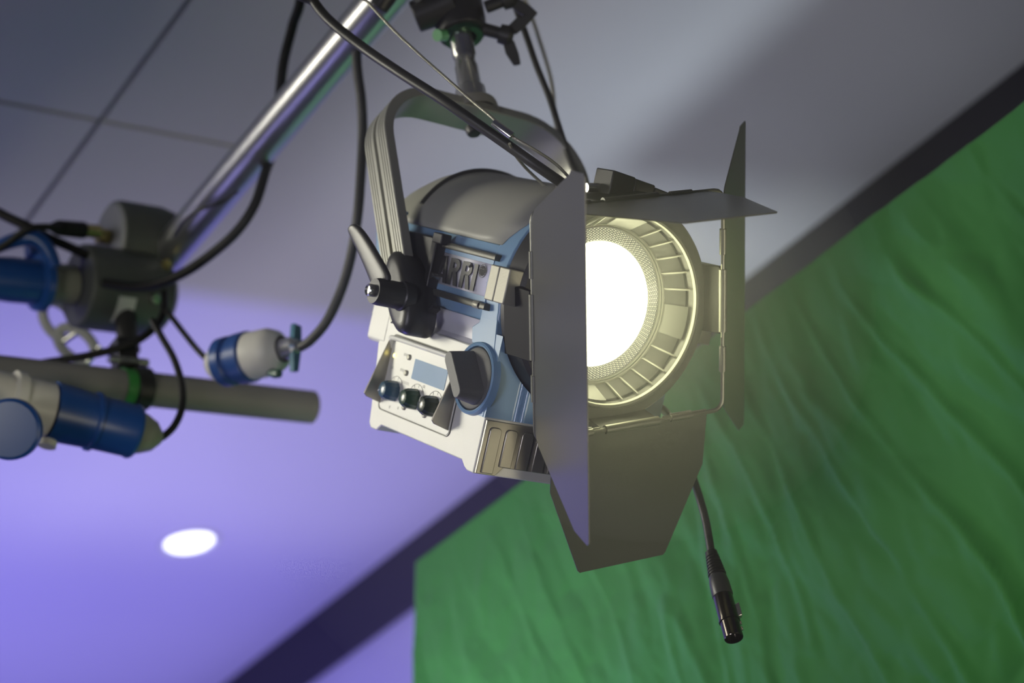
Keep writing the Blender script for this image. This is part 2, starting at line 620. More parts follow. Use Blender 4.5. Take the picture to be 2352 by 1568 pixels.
# curved blue fillet running down to the collar on each side
for s in (-1, 1):
    c = MB()
    poly = [(-0.082, -0.028), (-0.082, -0.045), (-0.094, -0.052), (-0.088, -0.068), (-0.075, -0.070), (-0.036, -0.139), (-0.034, -0.139), (-0.034, -0.10), (-0.05, -0.028)]
    c.prism(poly, (0, 0, 0), Z, Y, X, s * 0.1125, s * 0.085)
    c.build('side_fillet', M_blue, bez, bevel=0.002)

# --- silver hollow under the side rail and the control box
c = MB()
pf = [(-0.1085, -0.043), (-0.104, -0.050), (-0.1005, -0.058), (-0.1015, -0.066), (-0.1085, -0.072), (-0.09, -0.075), (0.09, -0.075), (0.1085, -0.072), (0.1015, -0.066), (0.1005, -0.058), (0.104, -0.05), (0.1085, -0.043)]
c.prism(pf, (0, 0, 0), X, Y, Z, -0.325, -0.085)
c.build('side_hollow', M_sheen, L)
c = MB()
rb = rrect(-0.112, -0.103, 0.112, -0.050, 0.006)
c.prism(rb, (0, 0, 0), X, Y, Z, -0.317, -0.272)
c.build('rear_bracket', M_silver, L, bevel=0.003)
c = MB()
side = [(-0.0305, -0.139), (-0.0305, -0.1985), (-0.044, -0.1985), (-0.051, -0.1955), (-0.058, -0.190), (-0.240, -0.190), (-0.248, -0.1975), (-0.262, -0.1975),
        (-0.268, -0.192), (-0.276, -0.15), (-0.287, -0.104), (-0.284, -0.071), (-0.09, -0.071), (-0.06, -0.10)]
c.prism(side, (0, 0, 0), Z, Y, X, -0.1115, 0.1115)
box = c.build('control_box', M_silver, L, bevel=0.0015)

# ribbed front plate of the box
c = MB()
zf = -0.0275
bot = lambda x: -0.1985 if x < -0.088 else (-0.188 if x > -0.078 else -0.1985 + (x + 0.088) * 1.05)
xs = np.linspace(-0.110, 0.110, 111)
c.prism([(-0.110, -0.1405), (0.110, -0.1405), (0.110, -0.188), (-0.078, -0.188), (-0.086, -0.1975), (-0.110, -0.1975)], (0, 0, zf), X, Y, Z, -0.004, 0.0)
plate = c.build('front_plate', M_fins, box, bevel=0.0006)
c = MB()
x = -0.105
while x < 0.1:
    w = 0.0145
    r = 0.0045
    yb = -0.1965 if x < -0.092 else -0.187
    yb = -0.196 if x + w < -0.088 else -0.1875
    o1 = [(x, yb)] + [(x + r - r * math.cos(math.radians(t)), -0.147 - r + r * math.sin(math.radians(t))) for t in range(0, 91, 15)] + \
         [(x + w - r + r * math.sin(math.radians(t)), -0.147 - r + r * math.cos(math.radians(t))) for t in range(0, 91, 15)] + [(x + w, yb)]
    c.prism(o1, (0, 0, zf), X, Y, Z, 0, 0.0022)
    x += 0.0205
c.build('cooling_ribs', M_fins, plate, bevel=0.0008)

# --- control panel
PX = -0.1115
c = MB()
c.prism(rrect(-0.253, -0.1715, -0.0935, -0.088, 0.006), (PX, 0, 0), Z, Y, (-1, 0, 0), 0, 0.0009)
panel = c.build('control_panel', M_silver, L, bevel=0.0003)
# dark groove around the panel
c = MB()
rr = rrect(-0.2545, -0.173, -0.092, -0.0865, 0.007)
c.tube([(PX - 0.0004, q, p) for p, q in rr] + [(PX - 0.0004, rr[0][1], rr[0][0])], 0.0007, 6, 0)
c.build('panel_groove', M_rail, panel)
# guard: bar along the top and a wedge shaped cheek at each end
c = MB()
c.tube([(PX - 0.001, -0.102, -0.2535), (PX - 0.0035, -0.094, -0.2515), (PX - 0.0045, -0.0905, -0.246), (PX - 0.0045, -0.0900, -0.17), (PX - 0.0045, -0.0900, -0.104),
        (PX - 0.0035, -0.093, -0.098), (PX - 0.001, -0.102, -0.096)], 0.0028, 10, 5)
guard = c.build('panel_guard', M_silver, panel)
for zc in (-0.2525, -0.0965):
    c = MB()
    c.prism([(0.0, -0.094), (0.006, -0.094), (0.0235, -0.158), (0.020, -0.1615), (0.0, -0.1665)], (PX, 0, zc), (-1, 0, 0), Y, Z, -0.0012, 0.0012)
    c.build('guard_cheek', M_fins, guard, bevel=0.0005)
# display
c = MB()
c.prism(rrect(-0.1945, -0.1275, -0.1215, -0.1050, 0.001), (PX - 0.0009, 0, 0), Z, Y, (-1, 0, 0), 0, 0.0006)
c.build('display', M_screen, panel)
for (y, z) in ((-0.106, -0.2085), (-0.1237, -0.2075), (-0.1237, -0.110), (-0.1606, -0.196), (-0.1602, -0.1494)):
    MB().disc_cyl((PX - 0.0009, y, z), (-1, 0, 0), [(0.0033, 0), (0.0032, 0.0018), (0.0024, 0.0026), (0, 0.003)], 20).build('push_button', M_bracket, panel)
MB().disc_cyl((PX - 0.0009, -0.1095, -0.2415), (-1, 0, 0), [(0.0024, 0), (0.0022, 0.0014), (0, 0.0022)], 16).build('status_lamp', M_led, panel)
# rotary knobs and their scales
knob_cols = [mat('blue_grey_knob', (0.03, 0.09, 0.14), 0.3, coat=0.3), mat('deep_green_knob', (0.02, 0.06, 0.03), 0.3, coat=0.3), mat('dark_olive_knob', (0.02, 0.035, 0.02), 0.3, coat=0.3)]
for i, (y, z) in enumerate(((-0.1478, -0.2245), (-0.1478, -0.1765), (-0.1478, -0.1345))):
    c = MB()
    n = 36
    prof = [(1.0, 0), (1.0, 0.004), (0.93, 0.0125), (0.72, 0.0165), (0.35, 0.0180)]
    vs, fs = [], []
    for j, (rf, h) in enumerate(prof):
        for k in range(n):
            a = 2 * PI * k / n
            fl = 0.0112 * rf * (1 + (0.035 * math.cos(a * 12) if j < 4 else 0))
            vs.append((PX - 0.001 - h, y + fl * math.sin(a), z + fl * math.cos(a)))
    for j in range(len(prof) - 1):
        for k in range(n):
            fs.append((j * n + k, j * n + (k + 1) % n, (j + 1) * n + (k + 1) % n, (j + 1) * n + k))
    fs.append(tuple((len(prof) - 1) * n + k for k in range(n)))
    c.add(vs, fs)
    kb = c.build('rotary_knob', knob_cols[i], panel)
    ang = (200, 90, 120)[i]
    d = (math.cos(math.radians(ang)), math.sin(math.radians(ang)))
    if i != 1:
        MB().tube([(PX - 0.003, y + 0.0117 * d[1], z + 0.0117 * d[0]), (PX - 0.0135, y + 0.0109 * d[1], z + 0.0109 * d[0]), (PX - 0.0178, y + 0.008 * d[1], z + 0.008 * d[0]), (PX - 0.019, y + 0.003 * d[1], z + 0.003 * d[0])], 0.0006, 6, 3).build('pointer', M_silver, kb)
    c = MB()
    arc = [(PX - 0.0011, y + 0.0172 * math.sin(math.radians(a)), z + 0.0172 * math.cos(math.radians(a))) for a in range(-20, 205, 15)]
    c.tube(arc, 0.00028, 4, 1)
    for a in range(10, 190, 36):
        ca, sa = math.cos(math.radians(a)), math.sin(math.radians(a))
        c.tube([(PX - 0.0011, y + 0.0135 * sa, z + 0.0135 * ca), (PX - 0.0011, y + 0.017 * sa, z + 0.017 * ca)], 0.00025, 4, 0)
    c.build('knob_scale', M_greyprint, panel)
# faint printed words beside buttons and knobs, built as rows of small strokes too soft to read
for (y, z, nn, step) in ((-0.1045, -0.2215, 4, 0.0022), (-0.1222, -0.222, 5, 0.0022), (-0.1345, -0.2125, 7, 0.0024), (-0.1235, -0.243, 3, 0.0018),
                         (-0.1310, -0.1665, 3, 0.002), (-0.1375, -0.1665, 3, 0.002), (-0.1665, -0.229, 2, 0.002), (-0.164, -0.210, 2, 0.002)):
    c = MB()
    for k in range(nn):
        zc = z + k * step
        c.box((PX - 0.0010, y, zc), (0.0002, 0.0030, 0.0004))
        c.box((PX - 0.0010, y + 0.0013 * (1 if k % 2 else -1), zc + 0.0005), (0.0002, 0.0004, 0.0012))
    c.build('printed_word', M_greyprint, panel)

# --- focus knob on a blue collar
KC = Vector((0, -0.103, -0.0625))
c = MB()
c.lathe([(0.0345, 0.0), (0.0345, 0.004), (0.0365, 0.0052), (0.0385, 0.004), (0.0400, -0.004), (0.0345, -0.004)], (-0.1125, KC.y, KC.z), (-1, 0, 0), 64)
col = c.build('knob_collar', M_blue, L)
c = MB()
c.disc_cyl((-0.1125, KC.y, KC.z), (-1, 0, 0), [(0.0338, -0.004), (0.0338, 0.001), (0.0325, 0.0035), (0.030, 0.0045), (0, 0.0045)], 64)
fk = c.build('focus_knob', M_dkgrey, L)
c = MB()
d = Vector((0, -0.71, 0.704))
e = Vector((0, 0.704, 0.71))
hw, hl = 0.0072, 0.0285
st = []
for k in range(9):
    a = math.radians(-90 + k * 22.5)
    st.append(((hl - hw) + hw * math.cos(a), hw * math.sin(a)))
for k in range(9):
    a = math.radians(90 + k * 22.5)
    st.append((-(hl - hw) + hw * math.cos(a), hw * math.sin(a)))
base = [(p * 1.08, q * 1.9) for p, q in st]
o0, o1 = Vector((-0.1165, KC.y, KC.z)), Vector((-0.143, KC.y, KC.z))
k = len(st)
vs = [o0 + d * p + e * q for p, q in base] + [o1 + d * p + e * q for p, q in st]
c.add(vs, [tuple(range(k))[::-1], tuple(range(k, 2 * k))] + [(i, (i + 1) % k, k + (i + 1) % k, k + i) for i in range(k)])
c.build('grip', M_dkgrey, fk, bevel=0.0008)

# --- side rails, name plate, slider block (both sides)
for s in (-1, 1):
    c = MB()
    for yy in (0.0255, -0.0275):
        c.prism(rrect(yy - 0.0035, -0.0045, yy + 0.0035, 0.0045, 0.0015, 2), (s * 0.1165, 0, 0), Y, X, Z, -0.285, -0.066)
    rl = c.build('side_rail', M_rail, L)
    c = MB()
    c.box((s * 0.1135, 0, -0.18), (0.004, 0.052, 0.21))
    bk = c.build('rail_backing', M_blue, rl)
    c = MB()
    vs, fs = [], []
    for i in range(9):
        yy = -0.0215 + 0.043 * i / 8
        xx = s * (0.1165 - 0.0015 * ((i - 4) / 4) ** 2)
        vs += [(xx, yy, -0.185), (xx, yy, -0.0775)]
    for i in range(8):
        fs.append((2 * i, 2 * i + 1, 2 * i + 3, 2 * i + 2))
    c.add(vs, fs)
    np_ = c.build('name_plate', M_sheen, L)
    q = np_.modifiers.new('t', 'SOLIDIFY')
    q.thickness = 0.001
    # slider block on the rail
    c = MB()
    c.prism(rrect(-0.033, -0.262, 0.031, -0.190, 0.006), (0, 0, 0), Y, Z, X, s * 0.112, s * 0.1255)
    c.box((s * 0.122, 0.0, -0.183), (0.014, 0.060, 0.010))
    c.box((s * 0.123, 0.031, -0.178), (0.013, 0.012, 0.020))
    sb = c.build('slider_block', M_black, L, bevel=0.0015)
    MB().cyl((s * 0.118, -0.010, -0.176), (s * 0.1285, -0.010, -0.176), 0.0035, 16).build('screw', M_steel, sb)
    MB().lathe([(0.0036, -0.006), (0.0042, -0.005), (0.0042, 0.005), (0.0036, 0.006)], (s * 0.119, -0.0275, -0.083), Z, 20).build('thumb_wheel', M_bracket, rl)

# the maker's lettering on the near side plate: heavy upright capitals, one mesh
PXL = -0.1181
yt, yb_ = 0.0137, -0.0152
c = MB()


def quad(*p):
    c.prism([(z, y) for z, y in p], (PXL, 0, 0), Z, Y, (-1, 0, 0), 0, 0.0005)


def letter_R(z):
    s = 0.0073
    quad((z, yb_), (z + s, yb_), (z + s, yt), (z, yt))
    h = yt - 0.0145
    # bowl
    ys, xr = (yt + h) / 2, z + s
    outp, inp = [], []
    for k in range(9):
        a = math.radians(90 - k * 22.5)
        outp.append((xr + 0.006 + 0.0078 * math.cos(a) * 1.0, ys + (yt - ys) * math.sin(a)))
        inp.append((xr + 0.0035 + 0.0042 * math.cos(a), ys + (yt - ys - 0.0042) * math.sin(a)))
    outp = [(xr - 0.0001, yt)] + outp + [(xr - 0.0001, h)]
    inp = [(xr - 0.0001, yt - 0.0042)] + inp + [(xr - 0.0001, h + 0.0042)]
    for k in range(len(outp) - 1):
        quad(outp[k], outp[k + 1], inp[k + 1], inp[k])
    quad((xr + 0.001, h + 0.0015), (xr + 0.0085, h + 0.001), (xr + 0.0150, yb_), (xr + 0.0075, yb_))


def letter_A(z):
    w = 0.0245
    quad((z, yb_), (z + 0.0068, yb_), (z + 0.0142, yt), (z + 0.0085, yt))
    quad((z + w, yb_), (z + w - 0.0070, yb_), (z + 0.0088, yt), (z + 0.0158, yt))
    quad((z + 0.005, yb_ + 0.0055), (z + 0.0195, yb_ + 0.0055), (z + 0.018, yb_ + 0.0095), (z + 0.007, yb_ + 0.0095))


letter_A(-0.1822)
letter_R(-0.1568)
letter_R(-0.1305)
quad((-0.1060, yb_), (-0.0987, yb_), (-0.0987, yt), (-0.1060, yt))
ltr = c.build('lettering', M_print, L)
# round emblem with upright strokes
c = MB()
zc, yc, rr_ = -0.0888, 0.0085, 0.0073
c.lathe([(rr_ - 0.0005, 0), (rr_ - 0.0005, 0.0006), (rr_, 0.0006), (rr_, 0)], (PXL + 0.0004, yc, zc), (-1, 0, 0), 36)
for k in range(-5, 6):
    h = math.sqrt(max(0, (rr_ - 0.0010) ** 2 - (k * 0.00118) ** 2)) * (0.80 if k % 2 else 0.92)
    c.box((PXL, yc, zc + k * 0.00118), (0.0008, 2 * h, 0.00032))
for k in (-3, 0, 2):
    c.box((PXL, yc + 0.0018, zc + k * 0.00118 + 0.0006), (0.0008, 0.0006, 0.0014))
c.build('emblem', M_print, L)

# --- dark ring that holds the accessories, ventilated barrel and lens
c = MB()
c.lathe([(0.103, 0.0), (0.1065, 0.0035), (0.110, 0.002), (0.118, -0.001), (0.1215, -0.006), (0.1215, -0.036), (0.117, -0.040), (0.100, -0.040), (0.100, -0.030), (0.1015, -0.006)], (0, 0, 0), Z, 128)
ringo = c.build('accessory_ring', M_black, L, angle=30)
c = MB()
c.lathe([(0.1010, -0.001), (0.1020, 0.0024), (0.1040, 0.0034), (0.1052, 0.0022), (0.1030, -0.001)], (0, 0, 0), Z, 128)
c.build('ring_lip', M_hinge, ringo)
# brackets on the ring at left and right
for s in (-1, 1):
    c = MB()
    c.box((s * 0.1275, 0.0, -0.036), (0.019, 0.037, 0.017))
    c.box((s * 0.1275, 0.0, -0.0165), (0.019, 0.037, 0.020))
    c.build('ring_bracket', M_bracket, ringo, bevel=0.0012)

c = MB()   # conical barrel behind the lip
c.lathe([(0.0868, -0.036), (0.0985, -0.012), (0.1005, -0.012), (0.1005, -0.044), (0.0868, -0.044)], (0, 0, 0), Z, 96)
barrel = c.build('barrel', M_barrel, L)
for k in range(20):
    c = MB()
    a = math.radians(45 + 90 * (k // 5) + 11.7 * (k % 5 - 2))
    u = Vector((math.cos(a), math.sin(a), 0))
    w = Vector((-math.sin(a), math.cos(a), 0))
    c.prism([(0.0862, -0.038), (0.0862, -0.0315), (0.0995, -0.0045), (0.0995, -0.030)], (0, 0, 0), u, Z, w, -0.0009, 0.0009)
    c.build('radial_fin', M_fin, barrel)
for q in range(4):
    c = MB()
    a0 = math.radians(90 * q - 10.5)
    a1 = math.radians(90 * q + 10.5)
    c.lathe([(0.0862, -0.038), (0.0862, -0.0325), (0.0870, -0.0305), (0.0985, -0.0065), (0.0997, -0.010), (0.0997, -0.038)], (0, 0, 0), Z, 8, up=X, a0=a0, a1=a1)
    c.build('barrel_pad', M_pad, barrel, angle=25)
c = MB()   # bezel rings round the lens
c.lathe([(0.0825, -0.044), (0.0825, -0.0385), (0.0835, -0.0368), (0.0846, -0.038), (0.0856, -0.0352), (0.0872, -0.0345), (0.0882, -0.037), (0.0882, -0.046)], (0, 0, 0), Z, 128)
c.build('lens_bezel', M_fin, barrel)
c = MB()   # outer part of the lens with its moulded rings
prof = [(0.0835, -0.046)]
r = 0.0832
zc = -0.043
while r > 0.0690:
    prof += [(r, zc), (r - 0.0006, zc + 0.0012), (r - 0.0024, zc + 0.0006)]
    r -= 0.0026
    zc += 0.0004
c.disc_cyl((0, 0, 0), Z, prof, 160)
lens = c.build('lens', M_lens, L, angle=20)
c = MB()   # bright core of the lens
prof = [(0.0705 * math.sin(math.radians(t)), -0.0435 + 0.006 * (math.cos(math.radians(t)))) for t in range(90, -1, -10)]
c.disc_cyl((0, 0, 0), Z, prof, 96)
c.build('lamp_core', M_lamp, lens)

# --- top latch of the ring
c = MB()
ar = -0.10
for (xa, xb, y0_, y1_) in ((-0.035, -0.005, 0.124, 0.142), (-0.005, 0.022, 0.126, 0.139), (0.022, 0.042, 0.124, 0.135)):
    c.prism([(xa, y0_ - 0.012), (xb, y0_ - 0.012), (xb, y1_ - 0.002), (xa, y1_)], (0, 0, 0), X, Y, Z, -0.045, -0.012)
latch = c.build('top_latch', M_black, L, bevel=0.0015)
MB().cyl((-0.052, 0.118, -0.03), (-0.037, 0.121, -0.03), 0.005, 20).build('screw', M_steel, latch)

# --- barn doors
BE = 0.2828
cb, sb_ = math.cos(BE), math.sin(BE)
MBARN = Matrix([[cb, -sb_, 0, 0], [sb_, cb, 0, 0], [0, 0, 1, 0], [0, 0, 0, 1]])
A_, ZB = 0.12, 0.026

c = MB(MBARN)   # square rod frame round the four hinges
cr_ = 0.012
fr = []
for cx, cy, a in ((A_ - cr_, A_ - cr_, 0), (-A_ + cr_, A_ - cr_, 90), (-A_ + cr_, -A_ + cr_, 180), (A_ - cr_, -A_ + cr_, 270)):
    for k in range(5):
        t = math.radians(a + 22.5 * k)
        fr.append((cx + cr_ * math.cos(t), cy + cr_ * math.sin(t), ZB))
c.tube(fr + [fr[0]], 0.0024, 10, 0)
rod = c.build('door_frame_rod', M_hinge, ringo)


def side_axes(k):
    o = [(1, 0, 0), (0, 1, 0), (-1, 0, 0), (0, -1, 0)][k]
    tt = [(0, 1, 0), (1, 0, 0), (0, 1, 0), (1, 0, 0)][k]
    return Vector(o), Vector(tt)


for k in range(4):
    o, tt = side_axes(k)
    # arm from the ring to the rod with a rolled knuckle
    c = MB(MBARN)
    c.prism([(0.118, -0.030), (0.1215, -0.030), (A_ + 0.002, ZB - 0.004), (A_ - 0.0015, ZB - 0.004), (0.113, -0.004), (0.113, -0.008)], (0, 0, 0), o, Z, tt, -0.037, 0.037)
    arm = c.build('hinge_arm', M_barrel, ringo, bevel=0.001)
    c = MB(MBARN)
    p = o * A_ + Vector((0, 0, ZB))
    c.cyl(p - tt * 0.034, p + tt * 0.034, 0.0048, 20)
    c.build('knuckle', M_hinge, arm)


def barn_door(k, al, outline, label):
    o, tt = side_axes(k)
    w = Vector((0, 0, 1)) * math.cos(al) + o * math.sin(al)
    nrm = tt.cross(w).normalized()
    h = o * A_ + Vector((0, 0, ZB))
    c = MB(MBARN)
    c.prism(outline, h, tt, w, nrm, -0.0007, 0.0007)
    leaf = c.build('barn_door', M_door, L, bevel=0.0003)
    leaf['label'] = label
    # side of the leaf that faces the beam
    inner = -nrm if nrm.dot(o) > 0 else nrm
    wid = max(abs(p) for p, q in outline if q < 0.02)
    for sg in (-1, 1):
        c = MB(MBARN)
        s0 = sg * 0.064
        # wrapped clip
        c.prism([(-0.014, 0.010), (0.014, 0.010), (0.014, -0.005), (-0.014, -0.005)], h + tt * s0, tt, w, inner, 0.0006, 0.0022)
        c.cyl(h + tt * (s0 - 0.014), h + tt * (s0 + 0.014), 0.0040, 14)
        c.cyl(h + tt * s0 + w * 0.006 + inner * 0.001, h + tt * s0 + w * 0.006 + inner * 0.0042, 0.0028, 6)
        cp = c.build('hinge_clip', M_hinge, leaf, bevel=0.0003)
        # long tapering strip beside the clip
        c = MB(MBARN)
        c.prism([(sg * 0.040, 0.0035), (sg * 0.062, 0.0085), (sg * 0.092, 0.0085), (sg * 0.098, 0.0), (sg * 0.098, -0.0035), (sg * 0.040, -0.0035)] if sg > 0 else
                [(sg * 0.098, -0.0035), (sg * 0.098, 0.0), (sg * 0.092, 0.0085), (sg * 0.062, 0.0085), (sg * 0.040, 0.0035), (sg * 0.040, -0.0035)][::-1], h, tt, w, inner, 0.0008, 0.0016)
        c.build('hinge_strip', M_hinge, leaf)
    return leaf


wide = [(-0.0985, -0.002), (0.0985, -0.002), (0.0985, 0.060), (0.0585, 0.167), (0.0555, 0.170), (-0.0555, 0.170), (-0.0585, 0.167), (-0.0985, 0.060)]
wide_b = [(-0.0985, -0.002), (0.0985, -0.002), (0.0985, 0.060), (0.0575, 0.157), (0.0545, 0.160), (-0.0545, 0.160), (-0.0575, 0.157), (-0.0985, 0.060)]
tall = [(-0.108, -0.002), (0.108, -0.002), (0.122, 0.012), (0.170, 0.128), (0.174, 0.133), (0.176, 0.172), (0.173, 0.175), (-0.177, 0.175), (-0.180, 0.170), (-0.177, 0.130), (-0.122, 0.012)]
barn_door(0, math.radians(134.5), tall, 'right barn door turned back, seen dark')
barn_door(1, math.radians(0.0), wide, 'top barn door seen almost edge on')
barn_door(2, math.radians(15.5), tall, 'left barn door standing in front of the lens')
barn_door(3, math.radians(97.5), wide_b, 'bottom barn door hanging open below the lens')

# --- yoke
Yv = Vector((0, 0.779185567, -0.626793308))
Zv = Vector((0, 0.626793308, 0.779185567))
MY = Matrix([[1, 0, 0, 0], [0, Yv.y, Zv.y, -0.042], [0, Yv.z, Zv.z, -0.204], [0, 0, 0, 1]])
W_, H_, RB = 0.134, 0.281, 0.072
path = [(-W_, -0.02, 0), (-W_, 0.05, 0), (-W_, 0.12, 0), (-W_, H_ - RB, 0)]
for k in range(1, 13):
    a = math.radians(180 - 7.5 * k)
    path.append((-W_ + RB + RB * math.cos(a), H_ - RB + RB * math.sin(a), 0))
path += [(0, H_, 0)]
path += [(-x, y, z) for x, y, z in path[:-1][::-1]]
hw = 0.0235
prof = [(-hw, 0.001), (-hw + 0.001, 0)]
# inner face (n<0 is outward for this winding, checked by the path direction)
outer = []
t0 = 0.0125
grooves = [-0.0185, -0.0140, -0.0095, 0.0095, 0.0140, 0.0185]
pts_o = [(-hw, t0 - 0.001), (-hw + 0.001, t0)]
for gp in grooves[:3]:
    pts_o += [(gp - 0.0007, t0), (gp - 0.0004, t0 - 0.0014), (gp + 0.0004, t0 - 0.0014), (gp + 0.0007, t0)]
pts_o += [(-0.0030, t0), (-0.0026, t0 - 0.004), (0.0026, t0 - 0.004), (0.0030, t0)]
for gp in grooves[3:]:
    pts_o += [(gp - 0.0007, t0), (gp - 0.0004, t0 - 0.0014), (gp + 0.0004, t0 - 0.0014), (gp + 0.0007, t0)]
pts_o += [(hw - 0.001, t0), (hw, t0 - 0.001)]
prof = [(-hw + 0.001, 0), (-hw, 0.001)] + pts_o + [(hw, 0.001), (hw - 0.001, 0)]
# make the grooved side face outward
tdir = Vector((0, 1, 0))
nn = tdir.cross(Vector((0, 0, 1)))
sgn = -1 if nn.x > 0 else 1
prof = [(w_, sgn * (h_ - 0.0005)) for w_, h_ in prof]
c = MB(MY)
c.sweep(prof, path, (0, 0, 1))
yoke = c.build('yoke', M_extr, L, angle=30)

for s in (-1, 1):
    # rounded end cap at the foot of each arm
    c = MB(MY)
    outl = []
    for k in range(40):
        a = 2 * PI * k / 40
        ex = 0.0250 * math.cos(a)
        ey = 0.0525 * math.sin(a)
        outl.append((ex, ey))
    lev = [(0.116, 0.94), (0.119, 1.0), (0.143, 1.0), (0.150, 0.93), (0.154, 0.78), (0.1565, 0.5), (0.1575, 0.2)]
    vs = []
    for xx, sc in lev:
        for (ex, ey) in outl:
            vs.append((s * (xx - (0.004 * (1 - sc) if xx > .14 else 0)), 0.002 + ey * (0.5 + 0.5 * sc), 0.007 + ex * sc))
    n = 40
    fs = [(j * n + k, j * n + (k + 1) % n, (j + 1) * n + (k + 1) % n, (j + 1) * n + k) for j in range(len(lev) - 1) for k in range(n)]
    fs += [tuple(range(n))[::-1], tuple((len(lev) - 1) * n + k for k in range(n))]
    c.add(vs, fs)
    ec = c.build('yoke_end_cap', M_plastic, yoke, angle=50)
    c = MB(MY)
    c.lathe([(0.0022, 0.0), (0.0022, -0.002), (0.0042, -0.002), (0.0048, 0.0), (0.0040, 0.0016), (0.0026, 0.0016)], (s * 0.1525, 0.036, 0.004), (s, 0, 0), 24)
    c.build('socket_screw', M_rail, ec)
    c = MB(MY)
    c.box((s * 0.123, -0.030, 0.028), (0.010, 0.004, 0.016))
    c.build('stop_pin', M_black, ec)

# lever on the near side
c = MB(MY)
ax0 = Vector((-0.150, -0.0115, 0.0185))
c.disc_cyl(ax0, (-1, 0, 0), [(0.0165, -0.006), (0.0165, 0.006), (0.0150, 0.0075), (0.0150, 0.034), (0.0138, 0.040), (0.0, 0.040)], 32)
lv = c.build('locking_lever', M_plastic, yoke)
c = MB(MY)
# curved blade rising from the hub
cen = [(-0.176, -0.006, 0.0195, 0.0170), (-0.1785, 0.008, 0.0180, 0.0170), (-0.182, 0.026, 0.0150, 0.0150), (-0.186, 0.046, 0.0110, 0.0135), (-0.190, 0.064, 0.0070, 0.0118), (-0.1935, 0.076, 0.0035, 0.0100), (-0.195, 0.0815, 0.0020, 0.0055)]
vs, fs = [], []
n = 16
for (xx, yy, zz_, wd) in cen:
    for k in range(n):
        a = 2 * PI * k / n
        sx_, sz_ = math.cos(a), math.sin(a)
        q = 0.75
        px_ = math.copysign(abs(sx_) ** q, sx_) * 0.0050
        pz_ = math.copysign(abs(sz_) ** q, sz_) * wd
        vs.append((xx + px_, yy, zz_ + pz_))
for j in range(len(cen) - 1):
    for k in range(n):
        fs.append((j * n + k, j * n + (k + 1) % n, (j + 1) * n + (k + 1) % n, (j + 1) * n + k))
fs += [tuple(range(n))[::-1], tuple((len(cen) - 1) * n + k for k in range(n))]
c.add(vs, fs)
bl = c.build('lever_blade', M_plastic, lv, angle=60)
sm = bl.modifiers.new('subd', 'SUBSURF')
sm.levels = 1
sm.render_levels = 2
c = MB(MY)
c.disc_cyl(ax0 + Vector((-0.038, 0, 0)), (-1, 0, 0), [(0.0068, 0), (0.0068, 0.0085), (0.0058, 0.0095), (0.0045, 0.0075), (0, 0.0075)], 24)
c.build('lever_button', M_steel, lv)
# far side: plain pivot knob
c = MB(MY)
c.disc_cyl((0.150, -0.0115, 0.0185), (1, 0, 0), [(0.014, -0.006), (0.014, 0.02), (0.010, 0.024), (0, 0.024)], 24)
c.build('pivot_knob', M_plastic, yoke)
# bolt head beneath the crossbar and spigot above it
c = MB(MY)
c.disc_cyl((0, H_ - 0.013, 0), (0, -1, 0), [(0.010, 0), (0.010, 0.004), (0.008, 0.009), (0, 0.010)], 20)
c.build('yoke_bolt', M_black, yoke)
c = MB(MY)
c.disc_cyl((0, H_ + 0.0, 0.008), (0, 1, 0), [(0.0295, 0.0), (0.0300, 0.006), (0.0285, 0.014), (0.0200, 0.0185), (0.0160, 0.0195), (0, 0.0195)], 40)
sd = c.build('spigot_disc', M_bracket, L)
c = MB(MY)
c.disc_cyl((0, H_ + 0.018, 0.008), (0, 1, 0), [(0.0185, 0), (0.0185, 0.020), (0.0165, 0.022), (0.0145, 0.024), (0.0145, 0.055), (0.0130, 0.058), (0.0130, 0.070), (0.0145, 0.073), (0.0145, 0.135), (0, 0.136)], 32)
c.build('spigot', M_steel, sd)

# ------------------------------------------------------------------ clamp that carries the light on the pipe
MYW = MBODY @ MY
top = MYW @ Vector((0.004, H_ + 0.127, 0.008))
t = thing('pipe_clamp', 'black cast clamp gripping the spigot above the studio light', 'clamp', T(top))
PXX, PZ_ = 1.291, 3.085      # pipe axis
c = MB()
c.disc_cyl((0, 0, -0.003), (0, 0, 1), [(0.018, 0.0), (0.030, 0.002), (0.032, 0.02), (0.034, 0.085), (0, 0.088)], 28)
cbx = c.build('socket', M_black, t, bevel=0.001)
c = MB()
c.lathe([(0.016, -0.006), (0.024, -0.006), (0.025, 0.002), (0.016, 0.002)], (0, 0, -0.002), Z, 32)
c.build('socket_rim', mat('green_anodised_rim', (0.03, 0.09, 0.05), 0.3, 0.6), cbx)
wing_dirs = [(0.045, -0.03, 0.035), ]
rx, ry, rz = Vector(RC[:, 0]), -Vector(RC[:, 1]), -Vector(RC[:, 2])


def wing(parent, p, d, name):
    """butterfly screw: shaft along d with two wings"""
    p, d = Vector(p), Vector(d).normalized()
    u = d.cross(rz).normalized()
    c = MB()
    c.cyl(p, p + d * 0.030, 0.008, 16)
    c.disc_cyl(p + d * 0.022, d, [(0.012, 0), (0.013, 0.012), (0.009, 0.018), (0, 0.018)], 20)
    for s in (-1, 1):
        b0 = p + d * 0.030
        pl = [(0.004, -0.004), (0.022, 0.006), (0.034, 0.020), (0.030, 0.028), (0.018, 0.022), (0.004, 0.012)]
        c.prism(pl, b0, u * s, d, rz, -0.004, 0.004)
    return c.build(name, M_black, parent, bevel=0.0015)


